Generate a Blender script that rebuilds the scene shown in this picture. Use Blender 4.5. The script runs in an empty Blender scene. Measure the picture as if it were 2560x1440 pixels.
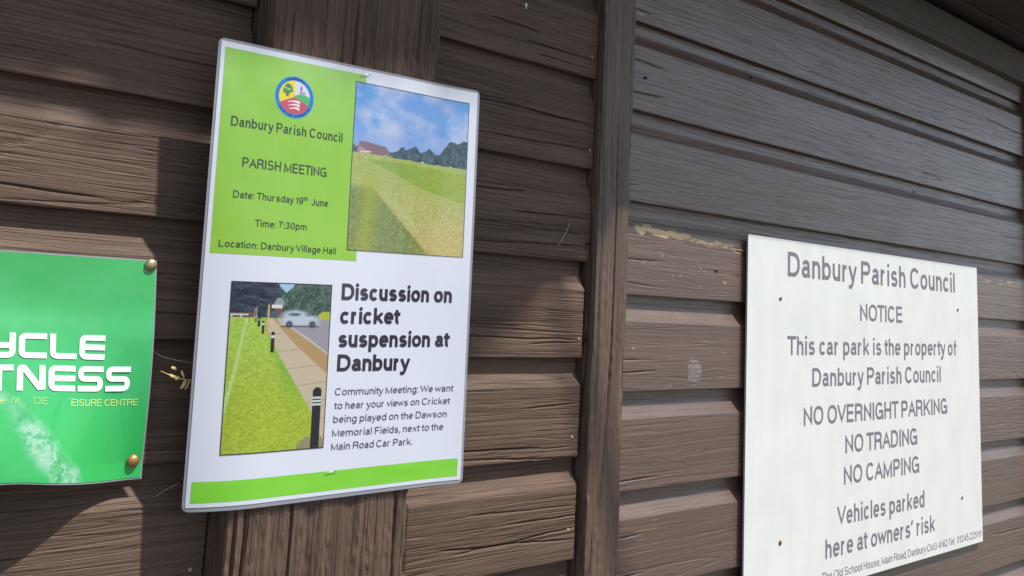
import bpy, math, random
import numpy as np
from mathutils import Vector, Matrix
S = bpy.context.scene
COL = S.collection
random.seed(7)

# ------------------------------------------------------------------ camera
cam = bpy.data.objects.new('camera', bpy.data.cameras.new('camera'))
COL.objects.link(cam)
cam.data.sensor_width = 36.0
cam.data.lens = 2255.18 / 2560 * 36.0
cam.data.shift_x = 0.01998
cam.data.shift_y = -0.12187
cam.data.clip_start = 0.01
cam.data.clip_end = 1000
_r = Vector((0.7676331, -0.63844307, 0.05594528)); _u = Vector((-0.13632222, -0.07736272, 0.98763924)); _f = Vector((0.62622335, 0.76577115, 0.14642016))
cam.matrix_world = Matrix(((_r.x, _u.x, -_f.x, -0.47139), (_r.y, _u.y, -_f.y, -0.79078), (_r.z, _u.z, -_f.z, -0.01502), (0, 0, 0, 1)))
S.camera = cam

# ------------------------------------------------------------------ light
SUN = Vector((0.75, -1.0, 2.2))                     # towards the sun
SKY_STRENGTH = 0.108
SUN_STRENGTH = 5.0
EXPOSURE = 0.30
world = bpy.data.worlds.new('World'); S.world = world; world.use_nodes = True
nt = world.node_tree; bg = nt.nodes['Background']
sky = nt.nodes.new('ShaderNodeTexSky'); sky.sky_type = 'NISHITA'; sky.sun_disc = False
sky.sun_elevation = math.radians(60.4); sky.sun_rotation = math.radians(143.1)
sky.air_density = 1.0; sky.dust_density = 1.5; sky.ozone_density = 1.0
_tc = nt.nodes.new('ShaderNodeTexCoord'); _n = nt.nodes.new('ShaderNodeTexNoise'); _n.inputs['Scale'].default_value = 2.6; _n.inputs['Detail'].default_value = 6; _n.inputs['Roughness'].default_value = .6
_mr = nt.nodes.new('ShaderNodeMapRange'); _mr.inputs[1].default_value = .40; _mr.inputs[2].default_value = .62; _mr.inputs[4].default_value = .85
_mx = nt.nodes.new('ShaderNodeMix'); _mx.data_type = 'RGBA'; _mx.inputs[7].default_value = (7.0, 7.9, 9.2, 1)       # broken white cloud
nt.links.new(_tc.outputs['Generated'], _n.inputs['Vector']); nt.links.new(_n.outputs[0], _mr.inputs[0]); nt.links.new(_mr.outputs[0], _mx.inputs[0])
nt.links.new(sky.outputs[0], _mx.inputs[6]); nt.links.new(_mx.outputs[2], bg.inputs[0]); bg.inputs[1].default_value = SKY_STRENGTH
sl = bpy.data.lights.new('sun', 'SUN'); sl.energy = SUN_STRENGTH; sl.angle = math.radians(0.53); sl.color = (1.0, 0.955, 0.88)
so = bpy.data.objects.new('sun', sl); COL.objects.link(so)
so.rotation_euler = SUN.to_track_quat('Z', 'Y').to_euler(); so.location = (2, -3, 6)
S.view_settings.view_transform = 'Standard'; S.view_settings.look = 'None'
S.view_settings.gamma = 1.0; S.view_settings.use_curve_mapping = False
S.view_settings.exposure = EXPOSURE

# ------------------------------------------------------------------ helpers
def lin(r, g, b):
    return tuple((c / 255 / 12.92) if c / 255 <= .04045 else ((c / 255 + .055) / 1.055) ** 2.4 for c in (r, g, b))
def linA(a):
    a = np.asarray(a, float) / 255
    return np.where(a <= .04045, a / 12.92, ((a + .055) / 1.055) ** 2.4)
def ss(t):
    t = np.clip(t, 0, 1); return t * t * (3 - 2 * t)
def _hash(i, j, s):
    h = (i.astype(np.int64) * 374761393 + j.astype(np.int64) * 668265263 + int(s) * 974634777) & 0xffffffff
    h = ((h ^ (h >> 13)) * 1274126177) & 0xffffffff
    h = (h ^ (h >> 16)) & 0xffffffff
    return h / 4294967295.0
def vn(x, y, s=0):                                   # value noise 0..1
    x = np.asarray(x, float); y = np.asarray(y, float)
    x, y = np.broadcast_arrays(x, y)
    xi = np.floor(x); yi = np.floor(y); fx = x - xi; fy = y - yi
    fx = fx * fx * (3 - 2 * fx); fy = fy * fy * (3 - 2 * fy)
    a = _hash(xi, yi, s); b = _hash(xi + 1, yi, s); c = _hash(xi, yi + 1, s); d = _hash(xi + 1, yi + 1, s)
    return (a * (1 - fx) + b * fx) * (1 - fy) + (c * (1 - fx) + d * fx) * fy
def fbm(x, y, s=0, o=4):
    r = 0; a = .5; t = 0
    for k in range(o):
        r = r + a * vn(x * 2 ** k, y * 2 ** k, s + 17 * k); t += a; a *= .55
    return r / t

def mesh_obj(name, verts, faces, mat, parent=None, loc=(0, 0, 0), smooth=False, col=None, wear=None):
    me = bpy.data.meshes.new(name)
    verts = np.asarray(verts, float)
    if isinstance(faces, np.ndarray):
        nf, k = faces.shape
        me.vertices.add(len(verts)); me.vertices.foreach_set('co', verts.ravel())
        me.loops.add(nf * k); me.loops.foreach_set('vertex_index', faces.ravel().astype(np.int32))
        me.polygons.add(nf); me.polygons.foreach_set('loop_start', np.arange(0, nf * k, k, dtype=np.int32))
        me.update(calc_edges=True)
    else:
        me.from_pydata([tuple(v) for v in verts], [], faces)
    if smooth:
        me.polygons.foreach_set('use_smooth', np.ones(len(me.polygons), bool))
    if col is not None:
        at = me.color_attributes.new('print', 'FLOAT_COLOR', 'POINT')
        c4 = np.ones((len(verts), 4)); c4[:, :3] = col
        at.data.foreach_set('color', c4.ravel())
    if wear is not None:
        at = me.attributes.new('wear', 'FLOAT', 'POINT'); at.data.foreach_set('value', np.asarray(wear, float).ravel())
    if mat is not None: me.materials.append(mat)
    me.update()
    o = bpy.data.objects.new(name, me); COL.objects.link(o)
    o.location = loc
    if parent is not None: put(o, parent)
    return o
def put(o, parent):
    o.parent = parent
    pw = Vector(parent.get('_wl', tuple(parent.location)))
    wl = Vector(o.location)
    o['_wl'] = tuple(wl); o.location = wl - pw
def empty(name, loc, label=None, cat=None, group=None):
    o = bpy.data.objects.new(name, None); COL.objects.link(o); o.location = loc; o.empty_display_size = .05
    if label: o['label'] = label
    if cat: o['category'] = cat
    if group: o['group'] = group
    return o
def tag(o, label, cat, group=None):
    o['label'] = label; o['category'] = cat
    if group: o['group'] = group
    return o
def grid_faces(nu, nv):                               # verts indexed i*nv+j
    i, j = np.meshgrid(np.arange(nu - 1), np.arange(nv - 1), indexing='ij')
    a = (i * nv + j).ravel()
    return np.stack([a, a + nv, a + nv + 1, a + 1], 1)
def box(x0, x1, y0, y1, z0, z1):
    v = [(x, y, z) for x in (x0, x1) for y in (y0, y1) for z in (z0, z1)]
    f = [(0, 1, 3, 2), (4, 6, 7, 5), (0, 4, 5, 1), (2, 3, 7, 6), (0, 2, 6, 4), (1, 5, 7, 3)]
    return v, f

# ------------------------------------------------------------------ materials
def new_mat(name):
    m = bpy.data.materials.new(name); m.use_nodes = True
    return m, m.node_tree, m.node_tree.nodes['Principled BSDF']
def laminated(t, p, bump=.0005, sc=14):
    """clear glossy laminate skin with faint waves"""
    p.inputs['Coat Weight'].default_value = 1.0; p.inputs['Coat Roughness'].default_value = .07; p.inputs['Coat IOR'].default_value = 1.5
    tc = t.nodes.new('ShaderNodeNewGeometry'); n = t.nodes.new('ShaderNodeTexNoise'); n.inputs['Scale'].default_value = sc; n.inputs['Detail'].default_value = 3
    b = t.nodes.new('ShaderNodeBump'); b.inputs['Distance'].default_value = bump
    t.links.new(tc.outputs['Position'], n.inputs['Vector']); t.links.new(n.outputs[0], b.inputs['Height']); t.links.new(b.outputs[0], p.inputs['Coat Normal'])
def plain(name, col, rough=.5, spec=.5, metal=0, coat=0, noise=0.0, nscale=60, lam=False):
    m, t, p = new_mat(name)
    if lam: laminated(t, p)
    p.inputs['Base Color'].default_value = (*col, 1); p.inputs['Roughness'].default_value = rough
    p.inputs['Specular IOR Level'].default_value = spec; p.inputs['Metallic'].default_value = metal
    if coat: p.inputs['Coat Weight'].default_value = coat; p.inputs['Coat Roughness'].default_value = .08
    if noise:
        tc = t.nodes.new('ShaderNodeTexCoord'); n = t.nodes.new('ShaderNodeTexNoise'); n.inputs['Scale'].default_value = nscale; n.inputs['Detail'].default_value = 5
        mx = t.nodes.new('ShaderNodeMix'); mx.data_type = 'RGBA'
        mx.inputs[6].default_value = (*[c * (1 - noise) for c in col], 1); mx.inputs[7].default_value = (*[min(1, c * (1 + noise)) for c in col], 1)
        t.links.new(tc.outputs['Object'], n.inputs['Vector']); t.links.new(n.outputs[0], mx.inputs[0]); t.links.new(mx.outputs[2], p.inputs['Base Color'])
    return m
def math_n(t, op, a, b=None, c=None):
    n = t.nodes.new('ShaderNodeMath'); n.operation = op
    for k, v in enumerate((a, b, c)):
        if v is None: continue
        if isinstance(v, (int, float)): n.inputs[k].default_value = v
        else: t.links.new(v, n.inputs[k])
    return n.outputs[0]
def mixc(t, f, a, b):
    mx = t.nodes.new('ShaderNodeMix'); mx.data_type = 'RGBA'
    for k, v in ((0, f), (6, a), (7, b)):
        if isinstance(v, (int, float)): mx.inputs[k].default_value = v
        elif isinstance(v, tuple): mx.inputs[k].default_value = (*v, 1)
        else: t.links.new(v, mx.inputs[k])
    return mx.outputs[2]
def wood(name, dark, light, axis, rough=(.45, .65), bump=1.0, streak=1.0, bare=(.48, .34, .17), film=0.0, spec=.5):
    """painted timber: grain runs along `axis`"""
    m, t, p = new_mat(name); N = t.nodes; Lk = t.links
    tc = N.new('ShaderNodeTexCoord'); oi = N.new('ShaderNodeObjectInfo')
    off = N.new('ShaderNodeCombineXYZ')
    Lk.new(math_n(t, 'MULTIPLY', oi.outputs['Random'], 13.7), off.inputs[0]); Lk.new(math_n(t, 'MULTIPLY', oi.outputs['Random'], 7.3), off.inputs[1]); Lk.new(math_n(t, 'MULTIPLY', oi.outputs['Random'], 29.1), off.inputs[2])
    va = N.new('ShaderNodeVectorMath'); va.operation = 'ADD'; Lk.new(tc.outputs['Object'], va.inputs[0]); Lk.new(off.outputs[0], va.inputs[1])
    sp = N.new('ShaderNodeSeparateXYZ'); Lk.new(va.outputs[0], sp.inputs[0])
    if axis == 'X': along, across = sp.outputs[0], sp.outputs[2]
    else: along, across = sp.outputs[2], sp.outputs[0]
    depth = sp.outputs[1]
    def noise(sa, sc, det=4, rgh=.6, acr=None):
        c = N.new('ShaderNodeCombineXYZ')
        Lk.new(math_n(t, 'MULTIPLY', along, sa), c.inputs[0]); Lk.new(math_n(t, 'MULTIPLY', acr if acr is not None else across, sc), c.inputs[1]); Lk.new(math_n(t, 'MULTIPLY', depth, sc), c.inputs[2])
        n = N.new('ShaderNodeTexNoise'); n.inputs['Scale'].default_value = 1; n.inputs['Detail'].default_value = det; n.inputs['Roughness'].default_value = rgh
        Lk.new(c.outputs[0], n.inputs['Vector']); return n.outputs[0]
    w = noise(2.6, 9, 2)
    acr = math_n(t, 'ADD', across, math_n(t, 'MULTIPLY', w, .035 * streak))
    fine = noise(14, 1150, 3, .6, acr)
    med = noise(5, 290, 4, .65, acr)
    big = noise(1.5, 30, 3, .5, acr)
    patch = noise(9, 14, 4, .6)
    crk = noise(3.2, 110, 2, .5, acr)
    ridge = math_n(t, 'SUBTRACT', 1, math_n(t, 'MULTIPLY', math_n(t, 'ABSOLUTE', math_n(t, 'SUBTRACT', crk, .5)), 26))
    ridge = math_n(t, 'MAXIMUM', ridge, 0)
    h = math_n(t, 'ADD', math_n(t, 'MULTIPLY', fine, .55), math_n(t, 'MULTIPLY', med, 1.2))
    h = math_n(t, 'SUBTRACT', h, math_n(t, 'MULTIPLY', ridge, .55))
    b = N.new('ShaderNodeBump'); b.inputs['Strength'].default_value = 1.0; b.inputs['Distance'].default_value = .0009 * bump
    Lk.new(h, b.inputs['Height']); Lk.new(b.outputs[0], p.inputs['Normal'])
    f = math_n(t, 'ADD', math_n(t, 'MULTIPLY', med, .55), math_n(t, 'ADD', math_n(t, 'MULTIPLY', big, .45), math_n(t, 'MULTIPLY', fine, .45)))
    f = math_n(t, 'MULTIPLY_ADD', f, 2.3, -.98)
    f = math_n(t, 'SUBTRACT', f, math_n(t, 'MULTIPLY', ridge, .2))  # shade inside the cracks painted into the wood colour
    cl = N.new('ShaderNodeClamp'); Lk.new(f, cl.inputs[0])
    c = mixc(t, cl.outputs[0], dark, light)
    rustm = math_n(t, 'MULTIPLY', math_n(t, 'MAXIMUM', math_n(t, 'MULTIPLY_ADD', patch, 4, -2.3), 0), .45)
    c = mixc(t, rustm, c, tuple(x * k for x, k in zip(light, (1.25, .92, .8))))
    at = N.new('ShaderNodeAttribute'); at.attribute_name = 'wear'; at.attribute_type = 'GEOMETRY'
    wr = N.new('ShaderNodeClamp'); Lk.new(at.outputs['Fac'], wr.inputs[0])
    barec = mixc(t, med, tuple(x * .55 for x in bare), tuple(min(1, x * 1.35) for x in bare))
    c = mixc(t, wr.outputs[0], c, barec)
    Lk.new(c, p.inputs['Base Color'])
    rr = math_n(t, 'MULTIPLY_ADD', patch, (rough[1] - rough[0]) * 2, rough[0] - (rough[1] - rough[0]) * .5)
    Lk.new(rr, p.inputs['Roughness']); p.inputs['Specular IOR Level'].default_value = spec
    if film: p.inputs['Coat Weight'].default_value = film; p.inputs['Coat Roughness'].default_value = .28; p.inputs['Coat IOR'].default_value = 1.6; t.links.new(b.outputs[0], p.inputs['Coat Normal'])
    return m

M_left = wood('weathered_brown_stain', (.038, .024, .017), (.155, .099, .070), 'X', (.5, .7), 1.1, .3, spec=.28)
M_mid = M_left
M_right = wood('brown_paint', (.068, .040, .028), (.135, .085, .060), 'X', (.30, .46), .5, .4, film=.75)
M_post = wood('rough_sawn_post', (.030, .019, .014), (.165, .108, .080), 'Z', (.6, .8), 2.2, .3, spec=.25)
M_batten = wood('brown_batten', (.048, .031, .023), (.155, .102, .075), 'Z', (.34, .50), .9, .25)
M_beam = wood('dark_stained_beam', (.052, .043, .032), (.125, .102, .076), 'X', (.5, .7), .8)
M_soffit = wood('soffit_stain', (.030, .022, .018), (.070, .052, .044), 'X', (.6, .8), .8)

def print_mat(name, rough=.45):
    m, t, p = new_mat(name)
    a = t.nodes.new('ShaderNodeAttribute'); a.attribute_name = 'print'; a.attribute_type = 'GEOMETRY'
    t.links.new(a.outputs['Color'], p.inputs['Base Color']); p.inputs['Roughness'].default_value = rough; p.inputs['Specular IOR Level'].default_value = .2; laminated(t, p)
    return m
M_print = print_mat('printed_colour')
M_ink = plain('dark_ink', lin(46, 42, 56), .5, .3, lam=True)
M_inkg = plain('ink_on_green', lin(38, 62, 44), .5, .3, lam=True)
M_navy = plain('navy_ink', lin(22, 70, 150), .5, .3, lam=True)
M_frame = plain('black_ink', lin(40, 38, 44), .5, .3, lam=True)
M_signink = plain('faded_sign_lettering', lin(122, 119, 130), .5, .35, noise=.14, nscale=22)
M_white = plain('white_ink', lin(232, 246, 244), .45, .35, noise=.06)
M_yellow = plain('yellow_ink', lin(205, 236, 120), .45, .35)
M_steel = plain('staple_steel', (.62, .62, .60), .3, .5, 1)

def paper_mat():
    m, t, p = new_mat('white_paper')
    p.inputs['Base Color'].default_value = (.61, .64, .735, 1); p.inputs['Roughness'].default_value = .6; p.inputs['Specular IOR Level'].default_value = .2; laminated(t, p)
    return m
M_paper = paper_mat()
def rim_mat():
    m, t, p = new_mat('laminate_rim'); N = t.nodes
    p.inputs['Base Color'].default_value = (.42, .44, .50, 1); p.inputs['Roughness'].default_value = .2
    tr = N.new('ShaderNodeBsdfTransparent'); tr.inputs[0].default_value = (.9, .9, .92, 1)
    mx = N.new('ShaderNodeMixShader'); mx.inputs[0].default_value = .62
    t.links.new(tr.outputs[0], mx.inputs[1]); t.links.new(p.outputs[0], mx.inputs[2]); t.links.new(mx.outputs[0], N['Material Output'].inputs['Surface'])
    return m
M_rim = rim_mat()

# ------------------------------------------------------------------ ground and far setting
GZ = -1.5
def gravel():
    m, t, p = new_mat('worn_tarmac'); N = t.nodes
    tc = N.new('ShaderNodeTexCoord'); n = N.new('ShaderNodeTexNoise'); n.inputs['Scale'].default_value = 40; n.inputs['Detail'].default_value = 6
    t.links.new(tc.outputs['Object'], n.inputs['Vector']); t.links.new(mixc(t, n.outputs[0], (.05, .048, .045), (.15, .14, .128)), p.inputs['Base Color'])
    b = N.new('ShaderNodeBump'); b.inputs['Distance'].default_value = .006; t.links.new(n.outputs[0], b.inputs['Height']); t.links.new(b.outputs[0], p.inputs['Normal'])
    p.inputs['Roughness'].default_value = .9
    return m
g = mesh_obj('ground', [(-150, -150, 0), (150, -150, 0), (150, 150, 0), (-150, 150, 0)], [(0, 1, 2, 3)], gravel(), loc=(0, 0, GZ))
g['kind'] = 'structure'

# ------------------------------------------------------------------ the timber building
bld = empty('timber_building', (0, .1, GZ), 'dark brown stained timber building wall of overlapping horizontal boards with upright posts', 'building')

def board_height(x, z, seed, rough, p):
    """relief of the weathered face in metres (x along the grain, z across)"""
    zz = z + .006 * (fbm(x * 2.2 + seed, z * 8, seed, 3) - .5) + .02 * (vn(x * .9, z * 0 + seed, seed + 3) - .5)
    h = .00055 * (fbm(x * 9, zz * 330, seed + 5, 3) - .5)
    n = vn(x * 3.1, zz * 75, seed + 9)
    msk = ss((vn(x * 1.6, zz * 22, seed + 21) - .45) * 5)
    h -= .0007 * np.exp(-((n - .5) / .03) ** 2) * msk
    n2 = vn(x * 2.0, zz * 38, seed + 31)
    h -= .0011 * np.exp(-((n2 - .52) / .012) ** 2) * ss((vn(x * 1.1, zz * 9, seed + 41) - .5) * 6)
    return h * rough

SPLITS = {}
def splits(x, z, seed, x0, x1, hz):
    R = np.random.RandomState(seed * 7 + 1); h = np.zeros_like(x); L = x1 - x0
    bayk = 0 if x0 < -.2 else (1 if x0 < .3 else 2)
    for k in range((3, 4, 3)[bayk]):
        a = R.uniform(0, 1); ln = R.uniform(.08, .30) * (1, 1, 1)[bayk]
        if bayk == 1 and k < 3: xa, xb = x1 - R.uniform(.08, .26), x1 + .01
        elif bayk == 2 and k < 2: xa, xb = x0 - .01, x0 + R.uniform(.03, .10)
        else: xa = x0 + a * L; xb = xa + ln
        zc = R.uniform(.008, hz - .01) if k else R.uniform(.012, .03); sl = R.uniform(-.05, .05)
        line = zc + sl * (x - xa) + .0030 * (fbm(x * 18 + k, x * 0 + seed, seed + 60 + k, 3) - .5)
        m = ss((x - xa) / .03) * ss((xb - x) / .04)
        h -= R.uniform(.0012, .0034) * np.exp(-((z - line) / .00075) ** 2) * m
    return h
def make_board(x0, x1, z, pitch, mat, seed, fine, rough=1.0, dx=.005, top=None, wearf=None, ends=.0012, yb=.04):
    """one shiplap board: lip at z, face, hollow at the top and a tongue behind the board above"""
    R = np.random.RandomState(seed)
    hz = pitch - .035
    prof = [(.022, .0095), (.0099, .0085), (.0022, 0.0), (.0005, .0005), (0, .0018)]
    nface = 96 if fine else 5
    for k in range(1, nface + 1): prof.append((0, .0018 + (hz - .0030) * k / nface))
    ns = 16 if fine else 4
    for k in range(0, ns + 1):
        a = k / ns; prof.append((.0100 * (1 - (1 - a) ** 1.15) + .0002, hz + (pitch - .0175 - hz) * a))
    nf2 = 10 if fine else 2
    for k in range(1, nf2 + 1): prof.append((.0104, pitch - .0175 + .024 * k / nf2))
    prof.append((.0215, pitch + .0065))
    prof = np.array(prof)
    if top is not None:
        prof[:, 1] = np.minimum(prof[:, 1], top - z)
    nx = max(4, int((x1 - x0) / dx)) if fine else max(6, int((x1 - x0) / .08))
    xs = np.linspace(x0, x1, nx); n = len(prof)
    X, K = np.meshgrid(xs, np.arange(n), indexing='ij')
    Y = prof[K, 0].copy(); Z = prof[K, 1].copy()
    xe = X.copy()
    # ragged sawn ends
    j0 = (vn(K * .35, K * 0, seed + 71) - .5) * ends; j1 = (vn(K * .35, K * 0, seed + 72) - .5) * ends
    xe = np.where(X == xs[0], X + j0, xe); xe = np.where(X == xs[-1], X + j1, xe)
    lipw = np.clip(1 - Z / .02, 0, 1)
    Z = Z + lipw * .0014 * (fbm(X * 14, X * 0 + seed, seed + 2, 3) - .5) * rough
    bow = .0016 * (vn(X * 2.3, X * 0 + .5, seed + 51) - .5)
    cup = .0010 * (vn(X * 1.2, X * 0 + 3.5, seed + 52) - .5) * np.sin(np.clip(Z / hz, 0, 1) * 3.14159)
    front = (K >= 2) & (K < n - 1)
    H = (board_height(X, Z + seed * .37, seed, rough, pitch) + splits(X, Z, seed, x0, x1, hz)) if fine else 0
    Y = Y + bow + cup - np.where(front, H, 0)
    Y = np.where((K == 0) | (K == n - 1), .022, Y)
    V = np.stack([xe, Y + yb, Z + z], -1).reshape(-1, 3)
    F = grid_faces(nx, n)
    wr = np.zeros(len(V))
    if wearf is not None: wr = wearf(V[:, 0], V[:, 2], Y.ravel())
    o = mesh_obj('board', V - np.array([x0, yb, z]), F, mat, bld, (x0, yb, z), True, wear=wr)
    # closed ends
    me = o.data
    import bmesh
    bm = bmesh.new(); bm.from_mesh(me); bm.verts.ensure_lookup_table()
    bm.faces.new([bm.verts[k] for k in range(n)]).smooth = False
    bm.faces.new([bm.verts[(nx - 1) * n + k] for k in range(n - 1, -1, -1)]).smooth = False
    bm.faces.ensure_lookup_table()
    for i in range(nx - 1):
        q = bm.faces.new([bm.verts[i * n], bm.verts[(i + 1) * n], bm.verts[(i + 1) * n + n - 1], bm.verts[i * n + n - 1]][::-1])
    bmesh.ops.recalc_face_normals(bm, faces=bm.faces)
    for e in bm.edges:
        if len(e.link_faces) == 2 and e.link_faces[0].normal.angle(e.link_faces[1].normal, 0) > 1.1: e.smooth = False
    bm.to_mesh(me); bm.free(); me.update()
    return o

def wear_top(x, z, y):      # bare yellow wood along the hollow of the sunlit right-hand board
    zc = .0905 - .012 * ss((x - .47) / .27)
    w = np.exp(-((z - zc + .0035 * (fbm(x * 60, z * 0, 3, 3) - .5) * 3) / .0052) ** 2) * ss((x - .462) / .02) * (1 - ss((x - .715) / .04))
    w = w * (.05 + 1.75 * fbm(x * 130, z * 700, 4, 3)) * (.5 + .9 * ss((.60 - x) / .06))
    n = vn(x * 170, z * 300, 8); s = ((n > .90) * ss((vn(x * 40, z * 80, 5) - .35) * 6)) * (np.abs((z - (.050 - .16 * (x - .52))) / .019) < 1) * (x > .48) * (x < .70)
    e = (vn(x * 200, z * 240, 12) > .62) * (x < .4505) * .8
    f = (x > 1.545) * (x < 1.82) * ss((vn(x * 30, z * 420, 15) - .92) * 12) * .4
    f2 = (x > 1.54) * (x < 1.80) * np.exp(-((z - .083) / .006) ** 2) * ss((fbm(x * 50, z * 300, 44, 3) - .5) * 6) * .7
    return np.clip(np.where(w > .30, (w - .30) * 4, 0), 0, 1) + s * .95 + e + f + f2
def wear_edge(x, z, y):
    e = (vn(x * 240, z * 230, 12) > .66) * (x < .4505) * .85
    f = ss((vn(x * 40, z * 620, 15) - .91) * 16) * .5 * ss((vn(x * 5, z * 26, 25) - .55) * 6)
    return e + f
def wear_none(x, z, y): return np.zeros(len(x))
def wear_few(x, z, y):
    return ss((vn(x * 60, z * 420, 33) - .93) * 20) * .5

# bay 1 (left of the post), bay 2 (between post and batten), bay 3 (right)
sd = 10
def bay(x0, x1, lips, pitch, mat, rough, dx, wearf):
    global sd
    top = .553
    z = lips
    zs = [z - k * pitch for k in range(0, 30) if z - k * pitch > GZ + .02] + [z + k * pitch for k in range(1, 8) if z + k * pitch < top - .02]
    for zz in sorted(zs):
        sd += 1
        fine = -.56 < zz < .5
        if fine and x0 > .4: fine = zz > -.6
        wf = wearf(zz) if callable(wearf) else None
        d = dx
        if x0 > .4 and abs(zz + .002) < .02: d = .0022
        make_board(x0, .3745 if (x1 == .3812 and zz < 0) else x1, zz, pitch, mat, sd, fine, rough, d, top if zz + pitch + .01 > top else None, wf)
bay(-1.30, -.1065, .0394, .1096, M_left, .85, .005, lambda z: wear_none)
bay(.0975, .3812, .0365, .1226, M_mid, .85, .003, lambda z: wear_none)
bay(.4470, 1.838, -.0022, .1285, M_right, .55, .0065, lambda z: (wear_top if abs(z + .0022) < .02 else wear_edge) if z < .1 else wear_few)
bay(1.902, 3.2, -.0022, .1285, M_right, .4, .05, lambda z: wear_none)

def upright(name, x0, x1, y0, y1, z0, z1, mat, ds, dz, amp, seed, chip=0.0):
    """timber post: cross-section path sampled finely and carved with vertical grain"""
    c = .0025 if name == 'post' else .0012
    pts = [(x0, y1), (x0, y0 + c), (x0 + c * .35, y0 + c * .35), (x0 + c, y0), (x1 - c, y0), (x1 - c * .35, y0 + c * .35), (x1, y0 + c), (x1, y1)]
    P = []; Nn = []
    for a, b in zip(pts[:-1], pts[1:]):
        a = np.array(a); b = np.array(b); L = np.linalg.norm(b - a); k = max(1, int(L / ds)); d = (b - a) / L
        for i in range(k): P.append(a + (b - a) * i / k); Nn.append((d[1], -d[0]))
    P.append(np.array(pts[-1])); Nn.append(Nn[-1])
    P = np.array(P); Nn = np.array(Nn)
    nz = int((z1 - z0) / dz); zs = np.linspace(z0, z1, nz); n = len(P)
    s = np.cumsum(np.r_[0, np.linalg.norm(np.diff(P, axis=0), axis=1)])
    Zg, Sg = np.meshgrid(zs, s, indexing='ij')
    sw = Sg + .008 * (fbm(Zg * 4, Sg * 12, seed, 3) - .5)
    h = .0016 * (fbm(Zg * 11, sw * 260, seed + 1, 4) - .5)
    n1 = vn(Zg * 3.3, sw * 85, seed + 2); h -= .0036 * np.exp(-((n1 - .5) / .07) ** 2) * ss((vn(Zg * 3, sw * 30, seed + 3) - .3) * 5)
    n2 = vn(Zg * 1.1, sw * 26, seed + 4); h -= .0050 * np.exp(-((n2 - .5) / .018) ** 2) * ss((vn(Zg * 1.3, sw * 6, seed + 5) - .4) * 5)
    h += .0016 * (vn(Zg * 110, sw * 300, seed + 6) - .5) * ss((vn(Zg * 30, sw * 60, seed + 7) - .25) * 4)
    h = h * amp
    edge = np.minimum(np.abs(Sg - (y1 - y0)), np.abs(Sg - (y1 - y0) - (x1 - x0)))
    h -= chip * np.exp(-(edge / .006) ** 2) * ss((fbm(Zg * 22, Sg * 0 + 2, seed + 8, 3) - .42) * 4)
    ki = np.arange(n)[None, :] + 0 * Zg.astype(int)
    X = P[ki, 0] + Nn[ki, 0] * h; Y = P[ki, 1] + Nn[ki, 1] * h
    V = np.stack([X, Y, Zg], -1).reshape(-1, 3)
    org = np.array([x0, y0, z0])
    o = mesh_obj(name, V - org, grid_faces(nz, n)[:, ::-1].copy(), mat, bld, tuple(org), True)
    o.data.set_sharp_from_angle(angle=math.radians(38))
    return o
upright('post', -.1040, .0945, .0020, .085, -.62, .552, M_post, .0011, .0026, 1.0, 5, .004)
upright('post', -.1040, .0945, .0020, .085, GZ, -.62, M_post, .01, .05, 0, 6)
upright('batten', .3828, .4440, .0280, .085, -.62, .552, M_batten, .0011, .003, .55, 15, .002)
upright('batten', .3828, .4440, .0280, .085, GZ, -.62, M_batten, .01, .05, 0, 16)
upright('batten', 1.8395, 1.901, .0275, .085, GZ, .552, M_batten, .003, .006, .5, 25, .001)

# sheathing behind the boards, wall plate, eaves
v, f = box(-1.3, 3.2, .086, .10, GZ, .66); mesh_obj('inner_lining', np.array(v) - (0, .09, 0), f, M_soffit, bld, (0, .09, 0))
def beamlike(name, x0, x1, y0, y1, z0, z1, mat, seed, amp=.0012):
    c = .002
    prof = [(y1, z0), (y0 + c, z0), (y0, z0 + c)] + [(y0, z0 + c + (z1 - z0 - 2 * c) * k / 12) for k in range(1, 12)] + [(y0, z1 - c), (y0 + c, z1), (y1, z1)]
    prof = np.array(prof); n = len(prof); nx = max(2, int((x1 - x0) / .02)); xs = np.linspace(x0, x1, nx)
    X, K = np.meshgrid(xs, np.arange(n), indexing='ij'); Y = prof[K, 0]; Z = prof[K, 1]
    Y = Y - amp * (fbm(X * 5, Z * 90, seed, 3) - .5) * ((K > 0) & (K < n - 1)); Z = Z + amp * (fbm(X * 7, Z * 5, seed + 1, 3) - .5)
    V = np.stack([X, Y, Z], -1).reshape(-1, 3); org = np.array([x0, y0, z0])
    fc = [tuple(q) for q in grid_faces(nx, n).tolist()]
    fc += [tuple(range(n)), tuple((nx - 1) * n + k for k in range(n - 1, -1, -1))]
    fc += [(i * n + n - 1, (i + 1) * n + n - 1, (i + 1) * n, i * n) for i in range(nx - 1)]
    return mesh_obj(name, V - org, fc, mat, bld, tuple(org))
beamlike('wall_plate', -1.3, 3.2, .020, .085, .5545, .6265, M_beam, 3)
for k, (ya, yb, zz) in enumerate([(.060, .1, .650), (-.004, .056, .6475), (-.083, -.008, .6500), (-.163, -.087, .6470)]):
    beamlike('soffit_board', -1.3, 3.2, ya, yb, zz, zz + .018, M_soffit, 30 + k)
beamlike('fascia_board', .325, 3.2, -.2175, -.1665, .6500, .78, M_beam, 41)
beamlike('fascia_board', -1.3, .3245, -.184, -.1665, .6500, .78, M_beam, 42)  # unseen overhang made shorter here so its shadow edge falls higher on the wall
mroof = plain('roof_felt', (.05, .05, .05), .9, noise=.3)
v = [(-1.35, -.235, .785), (3.3, -.235, .785), (3.3, 1.6, 1.5), (-1.35, 1.6, 1.5)]; v += [(a, b, c + .03) for a, b, c in v]
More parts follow.
